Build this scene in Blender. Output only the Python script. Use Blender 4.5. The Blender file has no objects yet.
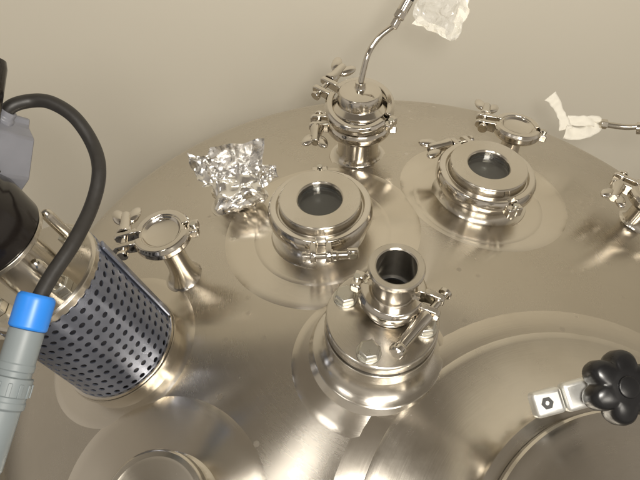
import bpy, bmesh, math, random
from mathutils import Vector, Matrix, noise
from math import pi, sin, cos, radians, sqrt, asin

S = bpy.context.scene
C = S.collection

# ------------------------------------------------------------------ camera
cam = bpy.data.cameras.new('camera')
cam.sensor_width = 36.0
cam.lens = 36.0 * 650 / 640
cam.clip_start = 0.01
cam.clip_end = 50
cam_o = bpy.data.objects.new('camera', cam)
C.objects.link(cam_o)
R_ = Vector((0.99955, 0.02364, 0.01847))
U_ = Vector((-0.0300, 0.78767, 0.61536))
F_ = Vector((0, 0.61564, -0.78803))
CAM = Vector((-0.114, -0.395, 0.58))
cam_o.matrix_world = Matrix(((R_.x, U_.x, -F_.x, CAM.x), (R_.y, U_.y, -F_.y, CAM.y), (R_.z, U_.z, -F_.z, CAM.z), (0, 0, 0, 1)))
S.camera = cam_o

# ------------------------------------------------------------------ world: warm indoor ambient
w = bpy.data.worlds.new('World')
S.world = w
w.use_nodes = True
nt = w.node_tree
bg = nt.nodes['Background']
tc = nt.nodes.new('ShaderNodeTexCoord')
sx = nt.nodes.new('ShaderNodeSeparateXYZ')
rp = nt.nodes.new('ShaderNodeValToRGB')
els = rp.color_ramp.elements
els[0].position = 0.20; els[0].color = (0.045, 0.037, 0.028, 1)
els[1].position = 0.55; els[1].color = (0.72, 0.65, 0.555, 1)
e3 = els.new(0.95); e3.color = (0.25, 0.213, 0.168, 1)
mp = nt.nodes.new('ShaderNodeMapRange')
mp.inputs['From Min'].default_value = -1
nt.links.new(tc.outputs['Generated'], sx.inputs[0])
nt.links.new(sx.outputs['Z'], mp.inputs['Value'])
nt.links.new(mp.outputs[0], rp.inputs[0])
nt.links.new(rp.outputs[0], bg.inputs[0])
bg.inputs[1].default_value = 0.76

# ------------------------------------------------------------------ lamps: camera flash, a ceiling light + an added lamp for the wall
def area(name, loc, target, size, energy, col, size_y=None):
    l = bpy.data.lights.new(name, 'AREA')
    l.energy = energy
    l.color = col
    l.size = size
    if size_y:
        l.shape = 'RECTANGLE'; l.size_y = size_y
    else:
        l.shape = 'DISK'
    o = bpy.data.objects.new(name, l)
    C.objects.link(o)
    o.location = loc
    o.rotation_euler = (Vector(target) - Vector(loc)).to_track_quat('-Z', 'Y').to_euler()
    return o
area('camera_flash', CAM + R_ * 0.050 + U_ * 0.030 - F_ * 0.005, CAM + F_ * 0.85 + U_ * 0.10, 0.070, 3.5, (1.0, 0.95, 0.87))
area('overhead_lamp', (-0.85, -0.52, 1.9), (-0.1, 0.0, 0), 0.34, 3.6, (1.0, 0.96, 0.90), 0.20)
area('overhead_lamp', (0.4, -1.9, 2.0), (0, 0.5, -0.2), 1.2, 30, (1.0, 0.94, 0.84), 0.5)  # unseen lamp added behind the camera to brighten the wall

S.view_settings.view_transform = 'Standard'
S.view_settings.look = 'None'
S.view_settings.exposure = 0.0
S.view_settings.gamma = 1.0

# ------------------------------------------------------------------ materials
def new_mat(name):
    m = bpy.data.materials.new(name)
    m.use_nodes = True
    n = m.node_tree
    return m, n, n.nodes['Principled BSDF']

def steel(name, col=(0.60, 0.56, 0.49), rough=0.25, aniso=0.0, var=0.10, scratch=0.0, bump=0.0, scale=25.0, rings=False, spots=0.0):
    m, n, b = new_mat(name)
    b.inputs['Metallic'].default_value = 1.0
    N = n.nodes; L = n.links
    t = N.new('ShaderNodeTexCoord')
    nz = N.new('ShaderNodeTexNoise'); nz.inputs['Scale'].default_value = scale; nz.inputs['Detail'].default_value = 6; nz.inputs['Roughness'].default_value = 0.65
    L.new(t.outputs['Object'], nz.inputs['Vector'])
    mr = N.new('ShaderNodeMapRange')
    mr.inputs['From Min'].default_value = 0.3; mr.inputs['From Max'].default_value = 0.7
    mr.inputs['To Min'].default_value = max(rough - var, 0.02); mr.inputs['To Max'].default_value = rough + var
    L.new(nz.outputs['Fac'], mr.inputs['Value'])
    rough_out = mr.outputs[0]
    # slight stain in the colour
    nz2 = N.new('ShaderNodeTexNoise'); nz2.inputs['Scale'].default_value = scale * 0.35; nz2.inputs['Detail'].default_value = 5
    L.new(t.outputs['Object'], nz2.inputs['Vector'])
    cr = N.new('ShaderNodeValToRGB')
    cr.color_ramp.elements[0].position = 0.3; cr.color_ramp.elements[1].position = 0.7
    cr.color_ramp.elements[0].color = (col[0] * 0.88, col[1] * 0.86, col[2] * 0.82, 1)
    cr.color_ramp.elements[1].color = (*col, 1)
    L.new(nz2.outputs['Fac'], cr.inputs[0])
    col_out = cr.outputs[0]
    bump_h = None
    if rings:                       # concentric grinding marks about the object's own axis
        sp = N.new('ShaderNodeSeparateXYZ'); L.new(t.outputs['Object'], sp.inputs[0])
        cb = N.new('ShaderNodeCombineXYZ'); L.new(sp.outputs[0], cb.inputs[0]); L.new(sp.outputs[1], cb.inputs[1])
        ln = N.new('ShaderNodeVectorMath'); ln.operation = 'LENGTH'; L.new(cb.outputs[0], ln.inputs[0])
        at2 = N.new('ShaderNodeMath'); at2.operation = 'ARCTAN2'; L.new(sp.outputs[1], at2.inputs[0]); L.new(sp.outputs[0], at2.inputs[1])
        mu = N.new('ShaderNodeMath'); mu.operation = 'MULTIPLY'; mu.inputs[1].default_value = 900; L.new(ln.outputs['Value'], mu.inputs[0])
        mu2 = N.new('ShaderNodeMath'); mu2.operation = 'MULTIPLY'; mu2.inputs[1].default_value = 5; L.new(at2.outputs[0], mu2.inputs[0])
        cb2 = N.new('ShaderNodeCombineXYZ'); L.new(mu.outputs[0], cb2.inputs[0]); L.new(mu2.outputs[0], cb2.inputs[1])
        n3 = N.new('ShaderNodeTexNoise'); n3.inputs['Scale'].default_value = 1.0; n3.inputs['Detail'].default_value = 3
        L.new(cb2.outputs[0], n3.inputs['Vector'])
        bump_h = n3.outputs['Fac']
        ad = N.new('ShaderNodeMath'); ad.operation = 'MULTIPLY_ADD'; ad.inputs[1].default_value = scratch; L.new(n3.outputs['Fac'], ad.inputs[0]); L.new(rough_out, ad.inputs[2])
        rough_out = ad.outputs[0]
    if spots > 0:                   # dried water spots and specks
        vo = N.new('ShaderNodeTexVoronoi'); vo.inputs['Scale'].default_value = 48; vo.inputs['Randomness'].default_value = 1
        L.new(t.outputs['Object'], vo.inputs['Vector'])
        sr = N.new('ShaderNodeMapRange'); sr.inputs['From Min'].default_value = 0.16; sr.inputs['From Max'].default_value = 0.10
        L.new(vo.outputs['Distance'], sr.inputs['Value'])
        gt = N.new('ShaderNodeSeparateColor'); L.new(vo.outputs['Color'], gt.inputs[0])
        g2 = N.new('ShaderNodeMath'); g2.operation = 'GREATER_THAN'; g2.inputs[1].default_value = 0.74; L.new(gt.outputs[0], g2.inputs[0])
        m3 = N.new('ShaderNodeMath'); m3.operation = 'MULTIPLY'; L.new(sr.outputs[0], m3.inputs[0]); L.new(g2.outputs[0], m3.inputs[1])
        m4 = N.new('ShaderNodeMath'); m4.operation = 'MULTIPLY_ADD'; m4.inputs[1].default_value = spots; L.new(m3.outputs[0], m4.inputs[0]); L.new(rough_out, m4.inputs[2])
        rough_out = m4.outputs[0]
    L.new(col_out, b.inputs['Base Color'])
    L.new(rough_out, b.inputs['Roughness'])
    if aniso > 0:
        b.inputs['Anisotropic'].default_value = aniso
        tg = N.new('ShaderNodeTangent'); tg.direction_type = 'RADIAL'; tg.axis = 'Z'
        L.new(tg.outputs[0], b.inputs['Tangent'])
        b.inputs['Anisotropic Rotation'].default_value = 0.25
    if bump > 0 and bump_h is not None:
        bp = N.new('ShaderNodeBump'); bp.inputs['Strength'].default_value = bump; bp.inputs['Distance'].default_value = 0.0003
        L.new(bump_h, bp.inputs['Height']); L.new(bp.outputs[0], b.inputs['Normal'])
    return m

def plain(name, col, rough=0.5, metal=0.0, var=0.08, scale=40, bump=0.0, spec=0.5):
    m, n, b = new_mat(name)
    N = n.nodes; L = n.links
    t = N.new('ShaderNodeTexCoord')
    nz = N.new('ShaderNodeTexNoise'); nz.inputs['Scale'].default_value = scale; nz.inputs['Detail'].default_value = 6
    L.new(t.outputs['Object'], nz.inputs['Vector'])
    cr = N.new('ShaderNodeValToRGB')
    cr.color_ramp.elements[0].position = 0.3; cr.color_ramp.elements[1].position = 0.7
    cr.color_ramp.elements[0].color = tuple(c * (1 - var) for c in col) + (1,)
    cr.color_ramp.elements[1].color = tuple(min(c * (1 + var), 1) for c in col) + (1,)
    L.new(nz.outputs['Fac'], cr.inputs[0]); L.new(cr.outputs[0], b.inputs['Base Color'])
    b.inputs['Metallic'].default_value = metal
    b.inputs['Specular IOR Level'].default_value = spec
    mr = N.new('ShaderNodeMapRange'); mr.inputs['To Min'].default_value = max(rough - 0.08, 0.02); mr.inputs['To Max'].default_value = rough + 0.08
    L.new(nz.outputs['Fac'], mr.inputs['Value']); L.new(mr.outputs[0], b.inputs['Roughness'])
    if bump > 0:
        bp = N.new('ShaderNodeBump'); bp.inputs['Strength'].default_value = bump; bp.inputs['Distance'].default_value = 0.001
        L.new(nz.outputs['Fac'], bp.inputs['Height']); L.new(bp.outputs[0], b.inputs['Normal'])
    return m

M = {}
M['dome'] = steel('dome_brushed_steel', (0.615, 0.575, 0.51), 0.23, 0.88, 0.05, 0.07, 0.055, 9, True, 0.16)
M['pad'] = steel('ground_pad_steel', (0.73, 0.685, 0.61), 0.20, 0.90, 0.03, 0.07, 0.06, 14, True, 0.14)
M['steel'] = steel('satin_steel', (0.66, 0.625, 0.565), 0.20, 0.0, 0.05, scale=30)
M['turned'] = steel('turned_steel', (0.67, 0.635, 0.575), 0.20, 0.80, 0.04, 0.08, 0.10, 25, True)
M['polished'] = steel('polished_steel', (0.70, 0.665, 0.61), 0.12, 0.0, 0.04, scale=40)
M['bolt'] = steel('bolt_steel', (0.62, 0.61, 0.56), 0.30, 0.0, 0.06, scale=80)
M['bracket'] = steel('cast_bracket_steel', (0.86, 0.87, 0.86), 0.48, 0.0, 0.08, scale=60)
M['cover'] = plain('perforated_blue_grey_steel', (0.245, 0.27, 0.345), 0.25, 0.80, 0.10, 30)
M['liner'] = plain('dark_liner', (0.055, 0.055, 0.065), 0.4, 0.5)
M['black'] = plain('black_plastic', (0.007, 0.007, 0.008), 0.30, bump=0.08, scale=120)
M['motor'] = plain('motor_black_paint', (0.010, 0.008, 0.007), 0.16)
M['rubber'] = plain('black_rubber', (0.022, 0.020, 0.018), 0.48, bump=0.1, scale=200)
M['gasket'] = plain('gasket_and_shade_black', (0.02, 0.02, 0.02), 0.5)  # real gaskets, and the black discs that stand in for shade inside openings
M['blue'] = plain('blue_plastic', (0.02, 0.20, 0.68), 0.38, var=0.04)
M['grey'] = plain('grey_plastic', (0.185, 0.212, 0.222), 0.45, var=0.05)
M['boxgrey'] = plain('grey_box_paint', (0.22, 0.225, 0.255), 0.42, var=0.05)
M['paper'] = plain('white_tissue', (0.86, 0.83, 0.74), 0.9, var=0.03)
M['wall'] = plain('cream_wall_paint', (0.88, 0.838, 0.728), 0.8, var=0.008, scale=3.0, bump=0.05, spec=0.2)
M['floor'] = plain('grey_floor', (0.30, 0.27, 0.22), 0.5, var=0.1, scale=6)
M['mark'] = plain('dark_mark', (0.06, 0.06, 0.06), 0.6)
m, n, b = new_mat('aluminium_foil'); M['foil'] = m
b.inputs['Metallic'].default_value = 1; b.inputs['Base Color'].default_value = (0.90, 0.89, 0.87, 1); b.inputs['Roughness'].default_value = 0.20
_t = n.nodes.new('ShaderNodeTexCoord'); _z = n.nodes.new('ShaderNodeTexNoise'); _z.inputs['Scale'].default_value = 90; _z.inputs['Detail'].default_value = 4
_b = n.nodes.new('ShaderNodeBump'); _b.inputs['Strength'].default_value = 0.25; _b.inputs['Distance'].default_value = 0.001
n.links.new(_t.outputs['Object'], _z.inputs['Vector']); n.links.new(_z.outputs['Fac'], _b.inputs['Height']); n.links.new(_b.outputs[0], b.inputs['Normal'])
m, n, b = new_mat('sight_glass_pane'); M['glass'] = m
b.inputs['Base Color'].default_value = (0.9, 0.92, 0.9, 1); b.inputs['Roughness'].default_value = 0.03; b.inputs['Transmission Weight'].default_value = 1.0; b.inputs['IOR'].default_value = 1.47
m, n, b = new_mat('clear_plastic_film'); M['film'] = m
b.inputs['Base Color'].default_value = (0.92, 0.91, 0.86, 1); b.inputs['Roughness'].default_value = 0.22; b.inputs['Alpha'].default_value = 0.42
b.inputs['Specular IOR Level'].default_value = 0.9

# ------------------------------------------------------------------ mesh helpers
def finish(name, bm, mat, parent=None, smooth=35, bevel=0.0, segs=2, solid=0.0, kind=None):
    me = bpy.data.meshes.new(name)
    bmesh.ops.recalc_face_normals(bm, faces=bm.faces[:])
    bm.to_mesh(me); bm.free()
    me.materials.append(M[mat] if isinstance(mat, str) else mat)
    o = bpy.data.objects.new(name, me)
    C.objects.link(o)
    if smooth:
        for p in me.polygons: p.use_smooth = True
        me.set_sharp_from_angle(angle=radians(smooth))
    if solid:
        md = o.modifiers.new('thickness', 'SOLIDIFY'); md.thickness = solid; md.offset = -1
    if bevel:
        md = o.modifiers.new('bevel', 'BEVEL'); md.width = bevel; md.segments = segs; md.limit_method = 'ANGLE'; md.angle_limit = radians(32); md.harden_normals = False
    if parent: o.parent = parent
    if kind: o['kind'] = kind
    return o

def thing(name, label, cat, mat=None, group=None):
    o = bpy.data.objects.new(name, None)
    o.empty_display_size = 0.02
    C.objects.link(o)
    if mat is not None: o.matrix_world = mat
    o['label'] = label; o['category'] = cat
    if group: o['group'] = group
    return o

def tag(o, label, cat, group=None):
    o['label'] = label; o['category'] = cat
    if group: o['group'] = group
    return o

def lathe(bm, prof, seg=64, a0=0.0, a1=2 * pi, mtx=None):
    """revolve (r,z) points about z; r=0 ends become poles; a closed arc gets end caps"""
    full = abs(a1 - a0 - 2 * pi) < 1e-6
    cols = []
    ns = seg if full else seg + 1
    poles = {}
    for i in range(ns):
        a = a0 + (a1 - a0) * i / seg
        col = []
        for k, (r, z) in enumerate(prof):
            if r < 1e-7:
                if k not in poles: poles[k] = bm.verts.new((0, 0, z))
                col.append(poles[k])
            else:
                col.append(bm.verts.new((r * cos(a), r * sin(a), z)))
        cols.append(col)
    rng = range(ns if full else ns - 1)
    for i in rng:
        A = cols[i]; B = cols[(i + 1) % ns]
        for k in range(len(prof) - 1):
            vs = [A[k], B[k], B[k + 1], A[k + 1]]
            u = []
            for v in vs:
                if v not in u: u.append(v)
            if len(u) > 2:
                try: bm.faces.new(u)
                except ValueError: pass
    if mtx is not None:
        bmesh.ops.transform(bm, matrix=mtx, verts=[v for c_ in cols for v in c_ if v.is_valid] if False else list({v for c_ in cols for v in c_}))
    return cols

def arc_ring(bm, sec, seg, a0, a1):
    """closed cross-section sec [(r,z)] swept from a0 to a1 with caps"""
    rows = []
    for i in range(seg + 1):
        a = a0 + (a1 - a0) * i / seg
        rows.append([bm.verts.new((r * cos(a), r * sin(a), z)) for r, z in sec])
    n_ = len(sec)
    for i in range(seg):
        for k in range(n_):
            bm.faces.new((rows[i][k], rows[i + 1][k], rows[i + 1][(k + 1) % n_], rows[i][(k + 1) % n_]))
    bm.faces.new(rows[0]); bm.faces.new(list(reversed(rows[-1])))

def box(bm, c, s, rot=None):
    g = bmesh.ops.create_cube(bm, size=1)
    mt = Matrix.Translation(c) @ (rot.to_4x4() if rot else Matrix()) @ Matrix.Diagonal((*s, 1))
    bmesh.ops.transform(bm, matrix=mt, verts=g['verts'])

def axis_m(p, d):
    q = Vector(d).to_track_quat('Z', 'Y')
    return Matrix.Translation(p) @ q.to_matrix().to_4x4()

def rod(bm, p, q, r, seg=20, r2=None):
    p = Vector(p); q = Vector(q)
    L = (q - p).length
    lathe(bm, [(0, 0), (r, 0), (r if r2 is None else r2, L), (0, L)], seg, mtx=axis_m(p, q - p))

def catmull(pts, sub=8):
    pts = [Vector(p) for p in pts]
    out = []
    for i in range(len(pts) - 1):
        p0 = pts[max(i - 1, 0)]; p1 = pts[i]; p2 = pts[i + 1]; p3 = pts[min(i + 2, len(pts) - 1)]
        for j in range(sub):
            t = j / sub
            out.append(0.5 * ((2 * p1) + (p2 - p0) * t + (2 * p0 - 5 * p1 + 4 * p2 - p3) * t * t + (3 * p1 - p0 - 3 * p2 + p3) * t ** 3))
    out.append(pts[-1])
    return out

def tube(bm, pts, r, seg=16):
    rows = []
    up = None
    for i, p in enumerate(pts):
        t = (pts[min(i + 1, len(pts) - 1)] - pts[max(i - 1, 0)]).normalized()
        if up is None:
            up = t.orthogonal().normalized()
        up = (up - t * up.dot(t)).normalized()
        sd = t.cross(up)
        rr = r(i / (len(pts) - 1)) if callable(r) else r
        rows.append([bm.verts.new(p + (up * cos(a) + sd * sin(a)) * rr) for a in [2 * pi * k / seg for k in range(seg)]])
    for i in range(len(rows) - 1):
        for k in range(seg):
            bm.faces.new((rows[i][k], rows[i][(k + 1) % seg], rows[i + 1][(k + 1) % seg], rows[i + 1][k]))
    bm.faces.new(list(reversed(rows[0]))); bm.faces.new(rows[-1])

# ------------------------------------------------------------------ setting: wall and floor
bm = bmesh.new(); box(bm, (0.1, 0.785, 0.2), (5.0, 0.05, 3.5))
o = finish('wall', bm, 'wall', smooth=0); o['kind'] = 'structure'
bm = bmesh.new(); box(bm, (0.1, -0.6, -1.575), (5.0, 2.72, 0.05))
o = finish('floor', bm, 'floor', smooth=0); o['kind'] = 'structure'

# ------------------------------------------------------------------ the tank: dished head, apex at the origin
RC, RK, RT = 0.90, 0.12, 0.50
TH = asin((RT - RK) / (RC - RK))
KZ = (RC - RK) * cos(TH) - RC
def dome_z(r):
    if r <= RC * sin(TH): return sqrt(RC * RC - r * r) - RC
    u = min(r - (RT - RK), RK)
    return KZ + sqrt(max(RK * RK - u * u, 0))
def dome_pt(x, y): return Vector((x, y, dome_z(sqrt(x * x + y * y))))
def dome_n(x, y):
    v = Vector((x, y, dome_z(sqrt(x * x + y * y)) + RC)); return v.normalized()

def frame(x, y, t=1.0, az=0.0):
    """frame on the dome; t=1 along the dome normal, t=0 vertical; az = direction of local +x seen from above"""
    n_ = (dome_n(x, y) * t + Vector((0, 0, 1)) * (1 - t)).normalized()
    ex = Vector((cos(az), sin(az), 0)); ex = (ex - n_ * ex.dot(n_)).normalized()
    ey = n_.cross(ex)
    p = dome_pt(x, y)
    return Matrix(((ex.x, ey.x, n_.x, p.x), (ex.y, ey.y, n_.y, p.y), (ex.z, ey.z, n_.z, p.z), (0, 0, 0, 1)))

tank = thing('steel_tank', 'big domed stainless steel tank carrying all the ports', 'tank', Matrix.Translation((0, 0, -1.55)))
TI = Matrix.Translation((0, 0, 1.55))
def tank_part(name, bm, mat, mtx=None, **k):
    o = finish(name, bm, mat, tank, **k)
    o.matrix_local = TI @ (mtx if mtx is not None else Matrix())
    return o
prof = [(0, 0)] + [(RC * sin(TH * i / 70), RC * cos(TH * i / 70) - RC) for i in range(1, 71)]
prof += [(RT - RK + RK * sin(TH + (pi / 2 - TH) * i / 30), KZ + RK * cos(TH + (pi / 2 - TH) * i / 30)) for i in range(1, 31)]
prof += [(RT, KZ - 0.04), (RT, KZ - 0.0415)]
bm = bmesh.new(); lathe(bm, prof, 192)
tank_part('dished_head', bm, 'dome', smooth=60)
bm = bmesh.new(); lathe(bm, [(RT - 0.001, KZ - 0.041), (RT + 0.003, KZ - 0.044), (RT + 0.003, KZ - 0.050), (RT - 0.001, KZ - 0.053), (RT - 0.001, -1.55)], 128)
tank_part('shell', bm, 'steel')

def pad(x, y, R, lift, r0=0.0, mat='pad', cx=0, cy=0):
    """disc ground into the head around a port, following the dome"""
    fr = frame(x, y, 1.0)
    inv = fr.inverted()
    bm = bmesh.new()
    rows = []
    nr, na = 12, 96
    for i in range(nr + 1):
        r = r0 + (R - r0) * i / nr
        row = []
        for k in range(na):
            a = 2 * pi * k / na
            p = fr @ Vector((r * cos(a), r * sin(a), sqrt(RC * RC - r * r) - RC))
            p = Vector((0, 0, -RC)) + (p - Vector((0, 0, -RC))).normalized() * RC
            rr = sqrt(p.x ** 2 + p.y ** 2)
            if rr > 0.49: p.x *= 0.49 / rr; p.y *= 0.49 / rr
            l = lift if i < nr else lift * 0.0 - 0.0005
            q = dome_pt(p.x, p.y) + dome_n(p.x, p.y) * l
            row.append(bm.verts.new(inv @ q))
        rows.append(row)
    for i in range(nr):
        for k in range(na):
            try: bm.faces.new((rows[i][k], rows[i][(k + 1) % na], rows[i + 1][(k + 1) % na], rows[i + 1][k]))
            except ValueError: pass
    bmesh.ops.remove_doubles(bm, verts=bm.verts[:], dist=1e-5)
    return tank_part('ground_pad', bm, mat, fr, smooth=25)

def nozzle(fr, prof, mat='turned', seg=72, name='nozzle', **k):
    bm = bmesh.new(); lathe(bm, prof, seg)
    return tank_part(name, bm, mat, fr, **k)

def fillet(r0, r1, z0, z1, n=8):
    """concave quarter from (r1,z0) low and wide up to (r0,z1)"""
    return [(r1 - (r1 - r0) * sin(pi / 2 * i / n), z1 - (z1 - z0) * cos(pi / 2 * i / n)) for i in range(n + 1)]

# ------------------------------------------------------------------ hinged pipe clamp (ring halves, hinge, lugs, swing bolt, wing nut)
def make_clamp(fr, z, R, label, group=None, h=0.0085, wing=1, band=0.009, nut='wing', blen=0.030, lug=0.022, swing=0.0):
    t = thing('pipe_clamp', label, 'clamp', fr @ Matrix.Translation((0, 0, z)), group)
    ro = R + band
    sec = [(R - 0.0035, -h * 0.55), (R - 0.0035, -h), (ro - 0.003, -h), (ro, -h * 0.45), (ro, h * 0.45), (ro - 0.003, h), (R - 0.0035, h), (R - 0.0035, h * 0.55), (R + 0.0005, h * 0.25), (R + 0.0005, -h * 0.25)]
    g = 0.0055 / ro
    for s in (0, 1):
        bm = bmesh.new()
        arc_ring(bm, sec, 40, (g if s == 0 else pi + g), (pi - g if s == 0 else 2 * pi - g))
        finish('band_half', bm, 'polished', t, bevel=0.0009)
    for s in (-1, 1):                                     # lugs either side of the split
        bm = bmesh.new()
        x0, x1 = ro - 0.004, ro + lug
        y0, y1 = s * 0.0050, s * 0.0115
        hh = h * 0.95
        pts = [(x0, -hh), (x1 - 0.004, -hh * 0.8), (x1, -hh * 0.45), (x1, hh * 0.45), (x1 - 0.004, hh * 0.8), (x0, hh)]
        A = [bm.verts.new((px, y0, pz)) for px, pz in pts]; B = [bm.verts.new((px, y1, pz)) for px, pz in pts]
        bm.faces.new(A); bm.faces.new(list(reversed(B)))
        for i in range(6): bm.faces.new((A[i], A[(i + 1) % 6], B[(i + 1) % 6], B[i]))
        finish('lug', bm, 'polished', t, bevel=0.0012)
    xb = ro + lug * 0.52
    bm = bmesh.new(); rod(bm, (xb, -0.0165 * wing, 0), (xb, wing * blen, 0), 0.0037)
    lathe(bm, [(0, 0), (0.0062, 0), (0.0062, 0.004), (0, 0.004)], 18, mtx=axis_m((xb, -0.0158 * wing, 0), (0, -wing, 0)))
    PV = Matrix.Translation((xb, 0, 0)) @ Matrix.Rotation(swing, 4, 'Z') @ Matrix.Translation((-xb, 0, 0))
    finish('swing_bolt', bm, 'polished', t, bevel=0.0004).matrix_local = PV
    # nut
    if nut == 'wing':
        bm = bmesh.new()
        lathe(bm, [(0, 0), (0.0085, 0), (0.0088, 0.003), (0.0068, 0.010), (0.0060, 0.027), (0.0048, 0.0300), (0, 0.0300)], 24, mtx=axis_m((xb, wing * 0.0122, 0), (0, wing, 0)))
        nu = finish('wing_nut', bm, 'polished', t, bevel=0.0005)
        for s in (-1, 1):
            bm = bmesh.new()
            bmesh.ops.create_uvsphere(bm, u_segments=16, v_segments=12, radius=1)
            mt = Matrix.Translation((xb + s * 0.0085, wing * 0.0385, s * 0.001)) @ Matrix.Rotation(-s * wing * radians(24), 4, 'Z') @ Matrix.Diagonal((0.0070, 0.0125, 0.0045, 1))
            bmesh.ops.transform(bm, matrix=mt, verts=bm.verts[:])
            finish('wing', bm, 'polished', nu)
    elif nut == 'block':                                   # short nut with a round eye
        bm = bmesh.new()
        lathe(bm, [(0, 0), (0.0062, 0), (0.0062, 0.004), (0.0048, 0.006), (0.0048, 0.016), (0, 0.016)], 20, mtx=axis_m((xb, wing * 0.0122, 0), (0, wing, 0)))
        nu = finish('nut', bm, 'polished', t, bevel=0.0005)
        bm = bmesh.new(); box(bm, (xb, wing * 0.0335, 0.002), (0.0085, 0.0130, 0.0135))
        finish('eye_block', bm, 'polished', nu, bevel=0.0030, segs=3)
        bm = bmesh.new(); lathe(bm, [(0, 0), (0.0042, 0), (0.0042, 0.0016), (0.0030, 0.0018), (0, 0.0008)], 20, mtx=axis_m((xb + 0.0042, wing * 0.0335, 0.003), (1, 0, 0.0)))
        finish('pin_head', bm, 'bolt', nu)
    else:                                                  # long sleeve nut
        bm = bmesh.new()
        lathe(bm, [(0, 0), (0.0068, 0), (0.0072, 0.002), (0.0062, 0.012), (0.0055, 0.040), (0.0072, 0.042), (0.0076, 0.047), (0.0060, 0.050), (0, 0.050)], 24, mtx=axis_m((xb, wing * 0.0122, 0), (0, wing, 0)))
        finish('sleeve_nut', bm, 'polished', t, bevel=0.0005).matrix_local = PV
    bm = bmesh.new()                                       # hinge
    rod(bm, (-ro - 0.003, 0, -h * 1.05), (-ro - 0.003, 0, h * 1.05), 0.0032)
    finish('hinge_pin', bm, 'bolt', t, bevel=0.0004)
    for s in (-1, 1):
        bm = bmesh.new(); box(bm, (-ro - 0.0022, s * 0.0052, 0), (0.0095, 0.0085, h * 1.3))
        finish('hinge_knuckle', bm, 'polished', t, bevel=0.0015)
    return t

def ferrule_top(r, R, z):     # nozzle upper end: tube r flaring to the clamp flange R, top at z
    return [(r, z - 0.016), (r + 0.001, z - 0.011), (R - 0.004, z - 0.0055), (R, z - 0.0030), (R, z), (0, z)]

# ------------------------------------------------------------------ sight glasses
def sight_glass(x, y, t, az, name_label, clamp_label, wing, padR, padc, hinge_nut='wing'):
    fr = frame(x, y, t, az)
    nozzle(fr, [(0.062, -0.012)] + fillet(0.0455, 0.058, 0.0015, 0.011, 8) + [(0.0455, 0.020)] + [(0.0500, 0.0285), (0.0525, 0.0305), (0.0525, 0.0345), (0.030, 0.0345), (0.028, 0.030), (0.028, -0.02)], seg=96)
    pad(*padc, padR, 0.0007, 0.05)
    pad(x, y, 0.083, 0.0013, 0.03)
    s = thing('sight_glass', name_label, 'sight glass', fr @ Matrix.Translation((0, 0, 0.0352)), 'round sight glasses on the dome')
    bm = bmesh.new()
    lathe(bm, [(0.0245, 0.004), (0.0525, 0.0), (0.0525, 0.0045), (0.0500, 0.0065), (0.0462, 0.0070), (0.0458, 0.0085), (0.0458, 0.0175), (0.0445, 0.0190), (0.0262, 0.0190), (0.0245, 0.0172), (0.0245, 0.004)], 96)
    finish('cover_ring', bm, 'turned', s, bevel=0.0005)
    bm = bmesh.new(); lathe(bm, [(0, 0.0125), (0.0243, 0.0125), (0.0243, 0.006), (0, 0.006)], 64)
    finish('glass_pane', bm, 'glass', s)
    bm = bmesh.new(); lathe(bm, [(0, -0.0015), (0.0300, -0.0015), (0.0300, -0.0003), (0.0255, -0.0003)], 64)  # black disc stands in for the unlit tank interior behind the glass
    finish('interior_shade_disc', bm, 'gasket', s)
    make_clamp(fr, 0.0350, 0.0525, clamp_label, 'clamps on the tank ports', h=0.0100, wing=wing, band=0.0065, blen=0.028, lug=0.014, nut=hinge_nut)
    return fr

sight_glass(-0.112, 0.080, 0.55, radians(-88), 'round steel sight glass beside the crumpled foil', 'clamp round the sight glass beside the foil, nut at the front right', 1, 0.118, (-0.113, 0.086), 'block')
sight_glass(0.079, 0.143, 0.55, radians(112), 'round steel sight glass at the right back of the dome', 'clamp round the right-hand sight glass, its nut at the back left', 1, 0.108, (0.090, 0.160))

# ------------------------------------------------------------------ small capped ports
def capped_port(x, y, t, az, H, R, rn, cap_label, clamp_label, wing, dish=0.004):
    fr = frame(x, y, t, az)
    nozzle(fr, [(rn + 0.013, -0.010)] + fillet(rn, rn + 0.0105, 0.0, 0.030, 10) + ferrule_top(rn, R, H), 'turned')
    bm = bmesh.new()
    lathe(bm, [(0, 0), (R, 0), (R, 0.0035), (R - 0.0015, 0.0055), (R - 0.005, 0.0058), (R - 0.0072, 0.0030), (R - 0.0080, 0.0026), (0, 0.0024)], 64)
    o = finish('end_cap', bm, 'polished', None, bevel=0.0004)
    o.matrix_world = fr @ Matrix.Translation((0, 0, H + 0.0006))
    tag(o, cap_label, 'cap', 'blank caps on small ports')
    make_clamp(fr, H, R, clamp_label, 'clamps on the tank ports', wing=wing, h=0.0075, band=0.0062)
    return fr
capped_port(-0.268, 0.032, 0.62, radians(188), 0.075, 0.0260, 0.0130, 'blank steel cap on the slim port left of the foil', 'clamp on the slim left port, between the foil and the perforated motor cover', -1)
capped_port(0.131, 0.233, 0.62, radians(165), 0.052, 0.0252, 0.0125, 'blank steel cap on the port behind the right-hand sight glass', 'clamp on the capped port behind the right-hand sight glass', -1)

# port under the foil
fr = frame(-0.2315, 0.1426, 0.6)
nozzle(fr, [(0.022, -0.008)] + fillet(0.0125, 0.0215, 0.0, 0.012, 6) + ferrule_top(0.0105, 0.0150, 0.026), 'polished')

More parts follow.
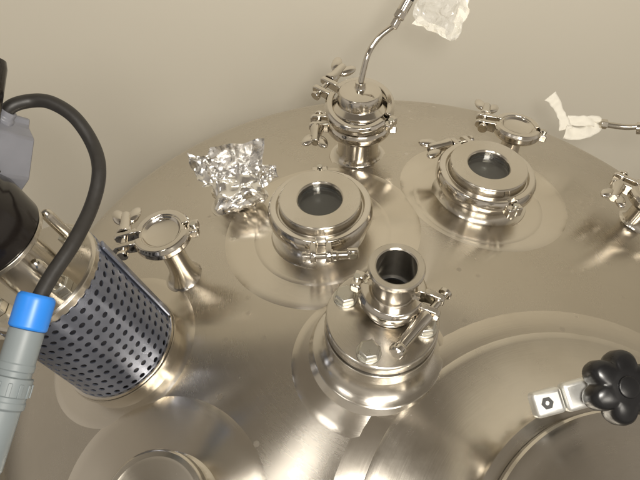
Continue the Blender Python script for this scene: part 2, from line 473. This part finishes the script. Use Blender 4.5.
# ------------------------------------------------------------------ rear port with bent tube
fr = frame(-0.067, 0.2270, 0.45, radians(176))
nozzle(fr, [(0.040, -0.008)] + fillet(0.0265, 0.037, 0.0, 0.014, 6) + ferrule_top(0.0265, 0.0350, 0.050), 'polished')
make_clamp(fr, 0.0500, 0.0350, 'lower of two clamps stacked on the rear port, nut pointing left', 'clamps on the tank ports', wing=1, h=0.008, band=0.006, blen=0.034)
sp = bmesh.new(); lathe(sp, [(0, 0.0523), (0.0350, 0.0523), (0.0350, 0.056), (0.0310, 0.059), (0.0275, 0.062), (0.0275, 0.0680), (0.0310, 0.071), (0.0350, 0.0735), (0.0350, 0.0770), (0, 0.0770)], 64)
o = finish('pipe_spool', sp, 'polished', None, bevel=0.0004); o.matrix_world = fr @ Matrix.Translation((0, 0, -0.002))
tag(o, 'short steel spool between the two clamps of the rear port', 'pipe spool')
fr2 = fr @ Matrix.Rotation(radians(-32), 4, 'Z')
fr2 = fr @ Matrix.Translation((0, 0, 0.0775)) @ Matrix.Rotation(radians(-17), 4, 'X') @ Matrix.Rotation(radians(-32), 4, 'Z')
make_clamp(fr2, 0.0, 0.0375, 'upper of two clamps stacked on the rear port, nut standing up', 'clamps on the tank ports', wing=-1, h=0.0075, band=0.006, blen=0.036)
tf = thing('bent_tube_fitting', 'domed steel cap with thin bent tube rising from the rear port', 'tube fitting', fr @ Matrix.Translation((0, 0, 0.0755)))
bm = bmesh.new(); lathe(bm, [(0, 0), (0.0350, 0), (0.0350, 0.004), (0.0290, 0.0075), (0.0275, 0.0085), (0.0275, 0.0200), (0.0255, 0.0240), (0.0160, 0.0275), (0.0075, 0.0285), (0.0065, 0.030), (0.0065, 0.037), (0, 0.037)], 64)
finish('cap', bm, 'polished', tf, bevel=0.0005)
inv = tf.matrix_world.inverted()
top = Vector((0, 0, 0.034))
tp = [inv @ Vector(p) for p in [(-0.0655, 0.2520, 0.1030), (-0.060, 0.2620, 0.1130), (-0.051, 0.2700, 0.1228), (-0.0409, 0.276, 0.1291), (-0.0335, 0.2805, 0.1324)]]
bm = bmesh.new(); tube(bm, catmull([top] + tp, 8), 0.0036, 16)
finish('bent_tube', bm, 'polished', tf)
d = (tp[-1] - tp[-2]).normalized()
d2 = (inv @ Vector((-0.0151, 0.302, 0.1601)) - tp[-1]).normalized()
bm = bmesh.new(); lathe(bm, [(0, 0), (0.0052, 0), (0.0058, 0.002), (0.0058, 0.010), (0.0048, 0.0115), (0.0075, 0.013), (0.0075, 0.022), (0, 0.022)], 6, mtx=axis_m(tp[-1] - d2 * 0.004, d2))
finish('hex_nut', bm, 'polished', tf, smooth=20, bevel=0.0006)
bm = bmesh.new(); rod(bm, tp[-1] + d2 * 0.017, tp[-1] + d2 * 0.032, 0.0068, 24)
finish('coupling', bm, 'polished', tf, bevel=0.0006)
bm = bmesh.new(); rod(bm, tp[-1] + d2 * 0.030, tp[-1] + d2 * 0.066, 0.0060, 24, 0.0050)
finish('black_plug', bm, 'black', tf, bevel=0.0008)

# crumpled sheets
def sheet(name, corners, nu, nv, amp, freq, seed, mat, solid=0.0002, curl=0.0, smooth=0, edge=0.0):
    """a crumpled rectangle spanned by 4 world corners (bilinear) with noise out of plane"""
    a, b_, c_, d_ = [Vector(p) for p in corners]
    nrm = (b_ - a).cross(d_ - a).normalized()
    bm = bmesh.new(); rows = []
    for i in range(nu + 1):
        row = []
        for k in range(nv + 1):
            u, v = i / nu, k / nv
            p = a * (1 - u) * (1 - v) + b_ * u * (1 - v) + c_ * u * v + d_ * (1 - u) * v
            q = p * freq + Vector((seed * 7.3, seed * 1.7, seed))
            f = noise.noise(q) + 0.6 * abs(noise.noise(q * 2.1)) + 0.35 * noise.noise(q * 4.7)
            e = Vector((noise.noise(q * 1.3 + Vector((9, 0, 0))), noise.noise(q * 1.3 + Vector((0, 9, 0))), noise.noise(q * 1.3 + Vector((0, 0, 9)))))
            row.append(bm.verts.new(p + nrm * (f * amp + curl * sin(pi * u) * sin(pi * v)) + e * edge))
        rows.append(row)
    for i in range(nu):
        for k in range(nv):
            if (i + k) % 2:
                bm.faces.new((rows[i][k], rows[i + 1][k], rows[i + 1][k + 1])); bm.faces.new((rows[i][k], rows[i + 1][k + 1], rows[i][k + 1]))
            else:
                bm.faces.new((rows[i][k], rows[i + 1][k], rows[i][k + 1])); bm.faces.new((rows[i + 1][k], rows[i + 1][k + 1], rows[i][k + 1]))
    return bm

bw = thing('plastic_wrap', 'crumpled clear plastic wrap hanging from the bent tube end', 'plastic wrap', Matrix.Translation((-0.01, 0.283, 0.139)))
BI = bw.matrix_world.inverted()
def into(o, par):
    o.parent = par; o.matrix_local = par.matrix_world.inverted(); return o
bm = sheet('film', [(-0.015, 0.283, 0.142), (0.040, 0.262, 0.126), (0.052, 0.305, 0.166), (-0.006, 0.305, 0.164)], 22, 18, 0.007, 60, 3, 'film', edge=0.007)
into(finish('film', bm, 'film', None, smooth=0), bw)
bm = sheet('film', [(0.028, 0.268, 0.123), (0.041, 0.263, 0.124), (0.053, 0.300, 0.160), (0.045, 0.301, 0.162)], 10, 18, 0.006, 80, 5, 'film', edge=0.006)
into(finish('film_fold', bm, 'paper', None, smooth=0), bw)
bm = sheet('film', [(-0.012, 0.282, 0.136), (0.026, 0.262, 0.128), (0.026, 0.272, 0.136), (-0.008, 0.284, 0.142)], 16, 8, 0.004, 80, 8, 'film', edge=0.004)
into(finish('film_fold', bm, 'paper', None, smooth=0), bw)

# ------------------------------------------------------------------ aluminium foil over a port
ff = frame(-0.2315, 0.1426, 0.6)
ff = ff @ Matrix.Translation((0.006, 0, -0.003))
foil = thing('aluminium_foil', 'crumpled shiny aluminium foil wrapped over a small port', 'foil', ff)
def crumple(p, amp, freq, seed):
    q = p * freq + Vector((seed, seed * 2.3, -seed))
    v = Vector((noise.noise(q), noise.noise(q + Vector((31, 0, 0))), noise.noise(q + Vector((0, 47, 0)))))
    q2 = q * 2.3
    v += 0.55 * Vector((noise.noise(q2), noise.noise(q2 + Vector((31, 0, 0))), noise.noise(q2 + Vector((0, 47, 0)))))
    return p + v * amp
def foil_body(c, sc, amp, seed, sub=4):
    bm = bmesh.new()
    bmesh.ops.create_icosphere(bm, subdivisions=sub, radius=1)
    rnd = random.Random(seed)
    cuts = []                       # random crease planes dent the ball into flat crumpled facets
    for i in range(46):
        d = Vector((rnd.gauss(0, 1), rnd.gauss(0, 1), rnd.gauss(0, 1))).normalized()
        cuts.append((d, rnd.uniform(0.62, 0.98), rnd.uniform(0.5, 1.25)))
    for v in bm.verts:
        p = v.co.copy()
        for d, h_, k_ in cuts:
            x_ = p.dot(d) - h_
            if x_ > 0: p -= d * x_ * k_
        p = Vector((p.x * sc[0], p.y * sc[1], p.z * sc[2])) + Vector(c)
        v.co = crumple(p, amp, 48, seed)
    return bm
bm = foil_body((0.014, -0.004, 0.029), (0.045, 0.036, 0.024), 0.0065, 4, 5)
finish('wrapped_body', bm, 'foil', foil, smooth=22)
bm = sheet('flap', [(-0.028, -0.006, 0.042), (0.048, 0.000, 0.042), (0.050, 0.030, 0.074), (-0.014, 0.030, 0.070)], 22, 15, 0.011, 30, 2, 'foil', curl=-0.012, edge=0.006)
finish('top_flap', bm, 'foil', foil, smooth=22)
bm = sheet('flap', [(-0.014, -0.010, 0.048), (-0.040, 0.004, 0.052), (-0.040, 0.016, 0.078), (-0.014, 0.014, 0.072)], 12, 12, 0.009, 38, 6, 'foil', edge=0.007)
finish('side_flap', bm, 'foil', foil, smooth=22)
bm = sheet('flap', [(0.042, -0.008, 0.034), (0.066, 0.002, 0.040), (0.066, 0.010, 0.052), (0.042, 0.004, 0.056)], 14, 12, 0.006, 65, 9, 'foil', edge=0.005)
finish('side_flap', bm, 'foil', foil, smooth=22)

# ------------------------------------------------------------------ far right port with its tube and tissue
fr = frame(0.2890, 0.1490, 0.6, radians(150))
nozzle(fr, [(0.024, -0.008)] + fillet(0.0145, 0.0230, 0.0, 0.012, 6) + ferrule_top(0.0145, 0.0252, 0.044), 'polished')
make_clamp(fr, 0.0440, 0.0252, 'clamp on the port cut off by the right picture edge', 'clamps on the tank ports', wing=1, h=0.0075, band=0.006)
vb = thing('elbow_valve', 'steel fitting on the port at the right picture edge', 'pipe fitting', fr @ Matrix.Translation((0, 0, 0.0446)))
bm = bmesh.new(); lathe(bm, [(0, 0), (0.0252, 0), (0.0252, 0.0035), (0.0160, 0.008), (0.0130, 0.012), (0.0130, 0.045), (0.0150, 0.047), (0.0150, 0.055), (0, 0.055)], 48)
finish('body', bm, 'polished', vb, bevel=0.0006)
inv = vb.matrix_world.inverted()
tp = [inv @ Vector(p) for p in [(0.3522, 0.2600, -0.0102), (0.3300, 0.2840, -0.0165), (0.3034, 0.2923, -0.0251), (0.2720, 0.2950, -0.0230)]]
bm = bmesh.new(); tube(bm, catmull([Vector((0, 0, 0.050))] + tp, 10), 0.0042, 14)
finish('side_tube', bm, 'steel', vb)
dd = (tp[-1] - tp[-2]).normalized()
bm = bmesh.new(); lathe(bm, [(0, 0), (0.0068, 0), (0.0068, 0.009), (0, 0.009)], 6, mtx=axis_m(tp[-1] - dd * 0.006, dd))
finish('hex_nut', bm, 'steel', vb, smooth=20, bevel=0.0005)
bm = bmesh.new(); lathe(bm, [(0, 0), (0.0075, 0), (0.0085, 0.004), (0.0085, 0.014), (0, 0.014)], 20, mtx=axis_m(tp[1] + Vector((0, 0, -0.002)), tp[2] - tp[1]))
finish('coupling', bm, 'polished', vb, bevel=0.0006)
# torn tissue strip tied on the tube end
def ribbon(pts, width, wdir, mat, name, amp=0.002, seed=1, nw=6):
    cp = catmull(pts, 8)
    bm = bmesh.new(); rows = []
    for i, p in enumerate(cp):
        t = (cp[min(i + 1, len(cp) - 1)] - cp[max(i - 1, 0)]).normalized()
        wv = (Vector(wdir) - t * Vector(wdir).dot(t)).normalized()
        nn = t.cross(wv)
        row = []
        ww = width(i / (len(cp) - 1)) if callable(width) else width
        for k in range(nw + 1):
            s = k / nw - 0.5
            q = p + wv * (s * ww)
            q = q + nn * noise.noise(q * 110 + Vector((seed, 0, 0))) * amp * 2.5 + wv * noise.noise(q * 160) * amp
            row.append(bm.verts.new(q))
        rows.append(row)
    for i in range(len(rows) - 1):
        for k in range(nw): bm.faces.new((rows[i][k], rows[i + 1][k], rows[i + 1][k + 1], rows[i][k + 1]))
    return bm
ts = thing('tissue_strip', 'twisted white tissue strip hanging at the tube end on the right', 'tissue', Matrix.Translation((0.2646, 0.2936, -0.0242)))
bm = ribbon([(0.1985, 0.3240, -0.0005), (0.2070, 0.3165, -0.007), (0.2128, 0.3065, -0.014), (0.2190, 0.2965, -0.022), (0.2218, 0.2880, -0.0290)], lambda u: 0.019 - 0.007 * sin(pi * u), (1, 0.15, 0.2), 'paper', 'strip', 0.0014, 2)
into(finish('strip', bm, 'paper', None, smooth=60, solid=0.0004), ts)
bm = ribbon([(0.2205, 0.2850, -0.0305), (0.2330, 0.2835, -0.0325), (0.2480, 0.2850, -0.0305), (0.2610, 0.2900, -0.0265), (0.2660, 0.2960, -0.0225), (0.2560, 0.2985, -0.0210), (0.2400, 0.2975, -0.0215), (0.2230, 0.2990, -0.0205)], lambda u: 0.019 - 0.006 * u, (0, 0.79, 0.61), 'paper', 'strip', 0.0014, 5)
into(finish('strip', bm, 'paper', None, smooth=60, solid=0.0004), ts)

# ------------------------------------------------------------------ bolted flange with open ferrule spool (front middle)
fr = frame(-0.0520, -0.0735, 0.35, radians(0))
pad(-0.060, -0.088, 0.081, 0.0013, 0.02)
nozzle(fr, [(0.075, -0.010)] + fillet(0.0495, 0.066, 0.001, 0.018, 7) + [(0.0495, 0.0240), (0.0530, 0.0275), (0.0545, 0.0295), (0.0545, 0.0450), (0, 0.0450)], seg=96, name='flange_collar', bevel=0.0008)
fl = thing('bolted_flange', 'round steel flange plate with four hex bolts, front middle', 'flange', fr @ Matrix.Translation((0, 0, 0.0490)))
bm = bmesh.new(); lathe(bm, [(0, -0.0040), (0.0440, -0.0040), (0.0440, -0.0001), (0.0438, 0)], 64)
finish('gasket', bm, 'gasket', fl)
bm = bmesh.new(); lathe(bm, [(0, 0), (0.0530, 0), (0.0535, 0.001), (0.0535, 0.0105), (0.0520, 0.0120), (0, 0.0120)], 96)
finish('plate', bm, 'turned', fl, bevel=0.0006)
SPX, SPY = 0.008, 0.013         # the stub sits off the plate's centre
for k, a in enumerate((150, 250, 345, 62)):
    a = radians(a)
    bx_, by_ = 0.0400 * cos(a), 0.0400 * sin(a)
    bm = bmesh.new()
    lathe(bm, [(0, 0.0015), (0.0106, 0.0015), (0.0106, 0.0075), (0.0088, 0.0090), (0, 0.0090)], 6, mtx=Matrix.Rotation(0.3 + k, 4, 'Z'))
    lathe(bm, [(0, 0.0), (0.0116, 0.0), (0.0116, 0.0016), (0, 0.0016)], 28)
    o = finish('hex_bolt', bm, 'bolt', fl, smooth=20, bevel=0.0005); o.location = (bx_, by_, 0.0121)
bm = bmesh.new(); lathe(bm, [(0.0255, 0.0121)] + [(0.0220 + 0.0030 * (1 - sin(pi / 2 * i / 5)), 0.0121 + 0.004 * (1 - cos(pi / 2 * i / 5))) for i in range(6)] + [(0.0200, 0.0240), (0.0215, 0.0280), (0.0252, 0.0305), (0.0252, 0.0340), (0.0180, 0.0340), (0.0180, 0.0122)], 64)
o = finish('stub', bm, 'polished', fl); o.location = (SPX, SPY, 0)
frs = fr @ Matrix.Translation((SPX, SPY, 0.0490))
sp = thing('open_pipe_spool', 'short open-ended steel pipe clamped upright on the bolted flange', 'pipe spool', frs @ Matrix.Translation((0, 0, 0.0345)))
bm = bmesh.new()
lathe(bm, [(0.0180, 0.0), (0.0252, 0.0), (0.0252, 0.0035), (0.0215, 0.0060), (0.0198, 0.0080), (0.0198, 0.0340), (0.0215, 0.0365), (0.0250, 0.0390), (0.0252, 0.0400), (0.0252, 0.0425), (0.0240, 0.0438), (0.0192, 0.0438), (0.0180, 0.0428), (0.0178, 0.0)], 72)
finish('pipe', bm, 'turned', sp)
bm = bmesh.new(); lathe(bm, [(0, -0.0220), (0.0176, -0.0220), (0.0176, -0.0210), (0, -0.0210)], 40)  # black disc paints in the darkness down the open bore
finish('bore_shade_disc', bm, 'gasket', sp)
bm = bmesh.new(); lathe(bm, [(0.0181, 0.0002), (0.0160, 0.0002), (0.0160, -0.0020), (0.0181, -0.0020)], 40)
finish('bore_seal', bm, 'gasket', sp)
frc = frs @ Matrix.Rotation(radians(-20), 4, 'Z')
make_clamp(frc, 0.0343, 0.0252, 'clamp holding the upright open pipe on the bolted flange', 'clamps on the tank ports', wing=-1, h=0.0085, band=0.0068, nut='sleeve', blen=0.030, lug=0.015, swing=radians(-18))

# ------------------------------------------------------------------ agitator drive at the left
AX = Vector((-0.3417, 0.0015, 0.9398)).normalized()
AC = Vector((-0.3238, -0.0598, -0.0442))
ex = Vector((0, -1, 0)); ex = (ex - AX * ex.dot(AX)).normalized(); ey = AX.cross(ex)
af = Matrix(((ex.x, ey.x, AX.x, AC.x), (ex.y, ey.y, AX.y, AC.y), (ex.z, ey.z, AX.z, AC.z), (0, 0, 0, 1)))
pad(-0.331, -0.050, 0.092, 0.0009, 0.03)
nozzle(af, [(0.080, -0.040)] + fillet(0.0605, 0.070, -0.029, -0.020, 6) + [(0.0610, -0.004), (0.0630, -0.003), (0.0640, -0.002), (0.0640, 0.0), (0.03, 0.0)], seg=96, name='drive_collar')
ag = thing('agitator_drive', 'agitator drive with perforated blue grey cover and black motor at left', 'motor', af)
RA, LA = 0.0600, 0.1360
bm = bmesh.new()
NC, NR = 38, 11
dz = (LA - 0.006) / (NR + 0.5)
dth = 2 * pi / NC
hr = 0.0031
def cyl(s, z): return Vector((RA * cos(s / RA), RA * sin(s / RA), z))
cw = RA * dth
for i in range(NC):
    s0 = i * cw
    for k in range(NR + 1):
        z0 = 0.003 + k * dz
        half = k == NR
        cx_, cz_ = s0 + cw / 2, z0 + dz / 2
        if not half:
            outer = []; inner = []
            for q in range(8):
                a = 2 * pi * q / 8 + pi / 8 * 0
                ox, oz = cos(a), sin(a)
                m_ = max(abs(ox), abs(oz))
                outer.append(bm.verts.new(cyl(cx_ + ox / m_ * cw / 2, cz_ + oz / m_ * dz / 2)))
                inner.append(bm.verts.new(cyl(cx_ + ox * hr, cz_ + oz * hr * 0.9)))
            for q in range(8):
                bm.faces.new((outer[q], outer[(q + 1) % 8], inner[(q + 1) % 8], inner[q]))
        else:                                        # sheet cut through the last row of holes: scalloped edge
            zt = cz_
            pts = [(cx_ - cw / 2, zt), (cx_ - cw / 2, z0), (cx_, z0), (cx_ + cw / 2, z0), (cx_ + cw / 2, zt)]
            pts += [(cx_ + hr * cos(a), zt - hr * sin(a)) for a in [pi * q / 6 for q in range(7)]]
            bm.faces.new([bm.verts.new(cyl(*p)) for p in pts])
bmesh.ops.remove_doubles(bm, verts=bm.verts[:], dist=1e-5)
bmesh.ops.recalc_face_normals(bm, faces=bm.faces[:])
bmesh.ops.solidify(bm, geom=bm.faces[:], thickness=0.0012)
finish('perforated_cover', bm, 'cover', ag, smooth=30)
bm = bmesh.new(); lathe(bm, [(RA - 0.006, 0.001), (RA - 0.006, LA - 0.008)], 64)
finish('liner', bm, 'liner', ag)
bm = bmesh.new(); lathe(bm, [(RA - 0.004, 0.0005), (RA + 0.0025, 0.0005), (RA + 0.0030, 0.002), (RA + 0.0025, 0.0045), (RA + 0.0006, 0.005), (RA - 0.004, 0.005)], 96)
finish('lower_rim', bm, 'polished', ag)
bm = bmesh.new()
for s_, z_ in ((0, 0),):
    a = radians(118)
    rot = Matrix.Rotation(a, 3, 'Z')
    box(bm, rot @ Vector((RA + 0.0022, 0, LA / 2)), (0.0030, 0.011, LA - 0.012), rot)
finish('cover_seam', bm, 'cover', ag, bevel=0.0008)
bm = bmesh.new(); lathe(bm, [(0, LA - 0.006), (RA - 0.002, LA - 0.006), (RA - 0.0005, LA - 0.004), (RA - 0.0005, LA + 0.003), (RA - 0.003, LA + 0.005), (0, LA + 0.005)], 96)
finish('top_plate', bm, 'turned', ag, bevel=0.0006)
for a in (58, 140, 232, 320):
    a = radians(a)
    p = Vector((0.044 * cos(a), 0.044 * sin(a), 0))
    bm = bmesh.new()
    lathe(bm, [(0, LA + 0.005), (0.0055, LA + 0.005), (0.0055, LA + 0.040), (0.0048, LA + 0.044), (0.0028, LA + 0.0465), (0, LA + 0.047)], 20)
    o = finish('stud', bm, 'steel', ag); o.location = p
    bm = bmesh.new(); lathe(bm, [(0.004, LA + 0.0052), (0.0100, LA + 0.0052), (0.0100, LA + 0.0130), (0.0085, LA + 0.0142), (0.004, LA + 0.0142)], 6)
    finish('nut', bm, 'bolt', o, smooth=20, bevel=0.0005)
bm = bmesh.new(); lathe(bm, [(0.025, LA + 0.005), (0.025, LA + 0.046), (0.036, LA + 0.052), (0.0425, LA + 0.054), (0.0425, LA + 0.0585), (0.0, LA + 0.0585)], 72)
finish('motor_adapter', bm, 'turned', ag, bevel=0.0006)
bm = bmesh.new(); lathe(bm, [(0.0415, LA + 0.0588), (0.0435, LA + 0.061), (0.0440, LA + 0.090), (0.0420, LA + 0.096), (0.0400, LA + 0.100), (0.0395, LA + 0.24), (0.037, LA + 0.25), (0, LA + 0.252)], 72)
mo = finish('motor_housing', bm, 'motor', ag)
for k in range(18):
    a = 2 * pi * k / 18
    rot = Matrix.Rotation(a, 3, 'Z')
    bm = bmesh.new(); box(bm, rot @ Vector((0.0415, 0, LA + 0.171)), (0.006, 0.0025, 0.125), rot)
    finish('cooling_fin', bm, 'motor', mo, bevel=0.0005)
# dark rounded fan guard beside the box
inv = af.inverted()
bm = bmesh.new(); lathe(bm, [(0, -0.004), (0.014, 0), (0.0195, 0.006), (0.0205, 0.014), (0.0205, 0.062), (0.019, 0.068), (0, 0.070)], 40)
o = finish('fan_guard', bm, 'motor', mo); o.matrix_local = inv @ axis_m((-0.3975, -0.0190, 0.2140), (0.10, 0.78, 0.58))
# grey junction box on the motor side
inv = af.inverted()
bc = Vector((-0.4055, 0.0010, 0.182))
bxv = Vector((0.10, 0.78, 0.61)).normalized()                 # up along the box
byv = Vector((0.93, -0.30, 0.23)); byv = (byv - bxv * byv.dot(bxv)).normalized()
bzv = bxv.cross(byv)
jm = Matrix(((byv.x, bzv.x, bxv.x, bc.x), (byv.y, bzv.y, bxv.y, bc.y), (byv.z, bzv.z, bxv.z, bc.z), (0, 0, 0, 1)))
bm = bmesh.new()
sil_ = [(-0.030, -0.036), (0.014, -0.036), (0.026, -0.018), (0.026, 0.018), (0.018, 0.028), (0.018, 0.036), (-0.030, 0.036)]
A = [bm.verts.new((x_, -0.022, z_)) for x_, z_ in sil_]; B = [bm.verts.new((x_, 0.030, z_)) for x_, z_ in sil_]
bm.faces.new(A); bm.faces.new(list(reversed(B)))
for i in range(7): bm.faces.new((A[i], A[(i + 1) % 7], B[(i + 1) % 7], B[i]))
jb = finish('junction_box', bm, 'boxgrey', ag, smooth=20, bevel=0.002); jb.matrix_local = inv @ jm
bm = bmesh.new(); lathe(bm, [(0, 0), (0.009, 0), (0.009, 0.006), (0.0075, 0.008), (0.0075, 0.013), (0, 0.013)], 20)
o = finish('cable_gland', bm, 'boxgrey', jb, bevel=0.0005); o.location = (0.012, 0.004, 0.0265); o.rotation_euler = (0, radians(32), 0)

# ------------------------------------------------------------------ power cable and connector
pc = thing('power_cable', 'thick black cable looping from the motor box to a blue and grey plug', 'cable', Matrix.Translation((-0.3273, -0.1313, 0.1578)))
hp = [jm @ Vector((0.012, 0.004, 0.026)), jm @ Vector((0.0205, 0.004, 0.0405)), (-0.3660, 0.0385, 0.2078), (-0.3483, 0.0373, 0.2071), (-0.3281, 0.0276, 0.1995), (-0.3119, 0.0096, 0.1855), (-0.3026, -0.0155, 0.1785), (-0.3042, -0.0441, 0.1689), (-0.3107, -0.0808, 0.1656), (-0.3213, -0.1104, 0.1615), (-0.3273, -0.1313, 0.1578)]
bm = bmesh.new(); tube(bm, catmull(hp, 10), 0.0060, 20)
into(finish('cable', bm, 'rubber', None), pc)
p0 = Vector((-0.3281, -0.1295, 0.1592)); pd = (Vector((-0.3491, -0.2262, 0.1091)) - p0).normalized()
pm = axis_m(p0, pd)
def plug_part(name, prof, mat, seg=48, **k):
    bm = bmesh.new(); lathe(bm, prof, seg, mtx=pm)
    return into(finish(name, bm, mat, None, **k), pc)
plug_part('blue_collar', [(0, -0.002), (0.0120, -0.002), (0.0138, 0.000), (0.0142, 0.003), (0.0142, 0.0235), (0.0130, 0.0250), (0, 0.0250)], 'blue', bevel=0.0005)
plug_part('plug_body', [(0, 0.0252), (0.0127, 0.0252), (0.0130, 0.027), (0.0130, 0.050), (0.0136, 0.0505), (0.0136, 0.0555), (0.0128, 0.0560), (0.0128, 0.060), (0.0150, 0.0605), (0.0152, 0.064), (0.0152, 0.074), (0.0140, 0.0745), (0.0140, 0.078), (0.0146, 0.0785), (0.0146, 0.083), (0.0128, 0.0845), (0.0122, 0.128), (0.0110, 0.131), (0, 0.131)], 'grey', bevel=0.0004)
for k in range(12):
    a = 2 * pi * k / 12
    bm = bmesh.new(); box(bm, (0.0152 * cos(a), 0.0152 * sin(a), 0.069), (0.0016, 0.0030, 0.010), Matrix.Rotation(a, 3, 'Z'))
    bmesh.ops.transform(bm, matrix=pm, verts=bm.verts[:])
    into(finish('grip_rib', bm, 'grey', None, bevel=0.0004), pc)

# ------------------------------------------------------------------ manway bottom right
MX, MY = 0.150, -0.273
mf = frame(MX, MY, 1.0, radians(120))
pad(MX, MY, 0.257, 0.0018, 0.12)
nozzle(mf, [(0.236, -0.0345), (0.230, -0.0285)] + [(q_, z_ - q_ * q_ / 1.8) for q_, z_ in fillet(0.150, 0.228, 0.0022, 0.040, 20)] + [(0.150, 0.0335), (0.154, 0.037), (0.1555, 0.039), (0.1555, 0.0455), (0.11, 0.0460)], seg=160, name='manway_neck')
ml = thing('manway_lid', 'large round steel manway lid at the bottom right corner', 'lid', mf @ Matrix.Translation((0, 0, 0.0470)))
bm = bmesh.new(); lathe(bm, [(0, 0.020)] + [(0.120 * i / 10, 0.020 - 0.010 * (i / 10) ** 2) for i in range(1, 11)] + [(0.130, 0.0085), (0.137, 0.0095), (0.142, 0.0085), (0.144, 0.006), (0.144, 0.0), (0.0, 0.0)], 160)
finish('lid_plate', bm, 'turned', ml)
# swing-bolt latch with black hand knob
lf = thing('hand_knob_latch', 'silver latch with black lobed hand knob on the manway edge', 'latch', mf @ Matrix.Translation((0.150, 0.0, 0.0)))
def latch_m(p, d, roll=0.0):
    return lf.matrix_world.inverted() @ axis_m(Vector(p), Vector(d)) @ Matrix.Rotation(roll, 4, 'Z')
KP = Vector((0.1235, -0.1600, 0.0975)); KD = Vector((0.10, -0.42, 0.90)).normalized()
bm = bmesh.new(); rows = []
kp = [(0.0, 0.0), (0.70, 0.0), (0.95, 0.003), (1.0, 0.008), (1.0, 0.018), (0.96, 0.0225), (0.85, 0.0255), (0.55, 0.0270), (0.0, 0.0270)]
for (f_, z_) in kp:
    row = []
    for q in range(90):
        a = 2 * pi * q / 90
        r_ = (0.0245 + 0.0058 * (abs(cos(3.0 * a)) ** 0.7 * 1.6 - 0.8)) * f_ if f_ > 0.6 else 0.0245 * f_
        row.append(bm.verts.new((r_ * cos(a), r_ * sin(a), z_)))
    rows.append(row)
for i in range(len(rows) - 1):
    for q in range(90):
        if kp[i][0] == 0 or kp[i + 1][0] == 0: continue
        bm.faces.new((rows[i][q], rows[i][(q + 1) % 90], rows[i + 1][(q + 1) % 90], rows[i + 1][q]))
bm.faces.new(rows[1]); bm.faces.new(rows[-2])
for v in rows[0] + rows[-1]: bm.verts.remove(v)
kn = finish('hand_knob', bm, 'black', lf, smooth=50); kn.matrix_local = latch_m(KP, KD, 0.25)
bm = bmesh.new(); lathe(bm, [(0, 0.0268), (0.0085, 0.0268), (0.0085, 0.0285), (0.0070, 0.0292), (0, 0.0288)], 28)
finish('centre_cap', bm, 'black', kn, bevel=0.0004)
bm = bmesh.new(); lathe(bm, [(0, -0.050), (0.0060, -0.050), (0.0060, 0.0), (0, 0.0)], 20)
lathe(bm, [(0.006, -0.010), (0.0125, -0.010), (0.0125, -0.002), (0.006, -0.002)], 24)
o = finish('threaded_bolt', bm, 'polished', lf, bevel=0.0005); o.matrix_local = latch_m(KP, KD)
# bracket arm: two cast blocks side by side
BA = Vector((0.0645, -0.1690, 0.0770)); BB = Vector((0.1165, -0.1550, 0.0810))
bd = (BB - BA).normalized(); bu = (KD - bd * KD.dot(bd)).normalized(); bs = bu.cross(bd)
def bar_m(c):
    return lf.matrix_world.inverted() @ Matrix(((bd.x, bs.x, bu.x, c.x), (bd.y, bs.y, bu.y, c.y), (bd.z, bs.z, bu.z, c.z), (0, 0, 0, 1)))
L_ = (BB - BA).length
for i, (u0, u1) in enumerate(((0.0, 0.48), (0.495, 1.0))):
    bm = bmesh.new(); box(bm, (0, 0, 0), ((u1 - u0) * L_, 0.0215 if i == 0 else 0.0240, 0.014))
    o = finish('bracket_block', bm, 'bracket', lf, bevel=0.0040, segs=4); o.matrix_local = bar_m(BA + bd * L_ * (u0 + u1) / 2)
bm = bmesh.new(); lathe(bm, [(0.0020, 0.0), (0.0052, 0.0), (0.0052, 0.0006), (0.0020, 0.0006)], 6)
o = finish('socket_mark', bm, 'mark', lf, smooth=0); o.matrix_local = bar_m(BA + bd * L_ * 0.20 + bu * 0.0071)
bm = bmesh.new(); box(bm, (0, 0, 0), (0.020, 0.012, 0.040))
o = finish('bracket_foot', bm, 'bracket', lf, bevel=0.0015); o.matrix_local = bar_m(BA + bd * L_ * 0.55 - bs * 0.002 - bu * 0.027)

# ------------------------------------------------------------------ large capped port at the bottom left
bf = frame(-0.248, -0.222, 0.8, radians(60))
pad(-0.262, -0.225, 0.115, 0.0011, 0.02)
nozzle(bf, [(0.070, -0.012)] + fillet(0.0440, 0.064, 0.0, 0.016, 8) + [(0.0440, 0.020), (0.0490, 0.0265), (0.0510, 0.0285), (0.0510, 0.0325), (0, 0.0325)], seg=96)
bm = bmesh.new(); lathe(bm, [(0, 0), (0.0510, 0), (0.0510, 0.0045), (0.0490, 0.0065), (0.044, 0.0070), (0.041, 0.0055), (0, 0.0050)], 96)
o = finish('blank_cover', bm, 'turned', None, bevel=0.0005); o.matrix_world = bf @ Matrix.Translation((0, 0, 0.0331))
tag(o, 'wide blank steel cover cut off by the bottom edge at the left', 'cap')
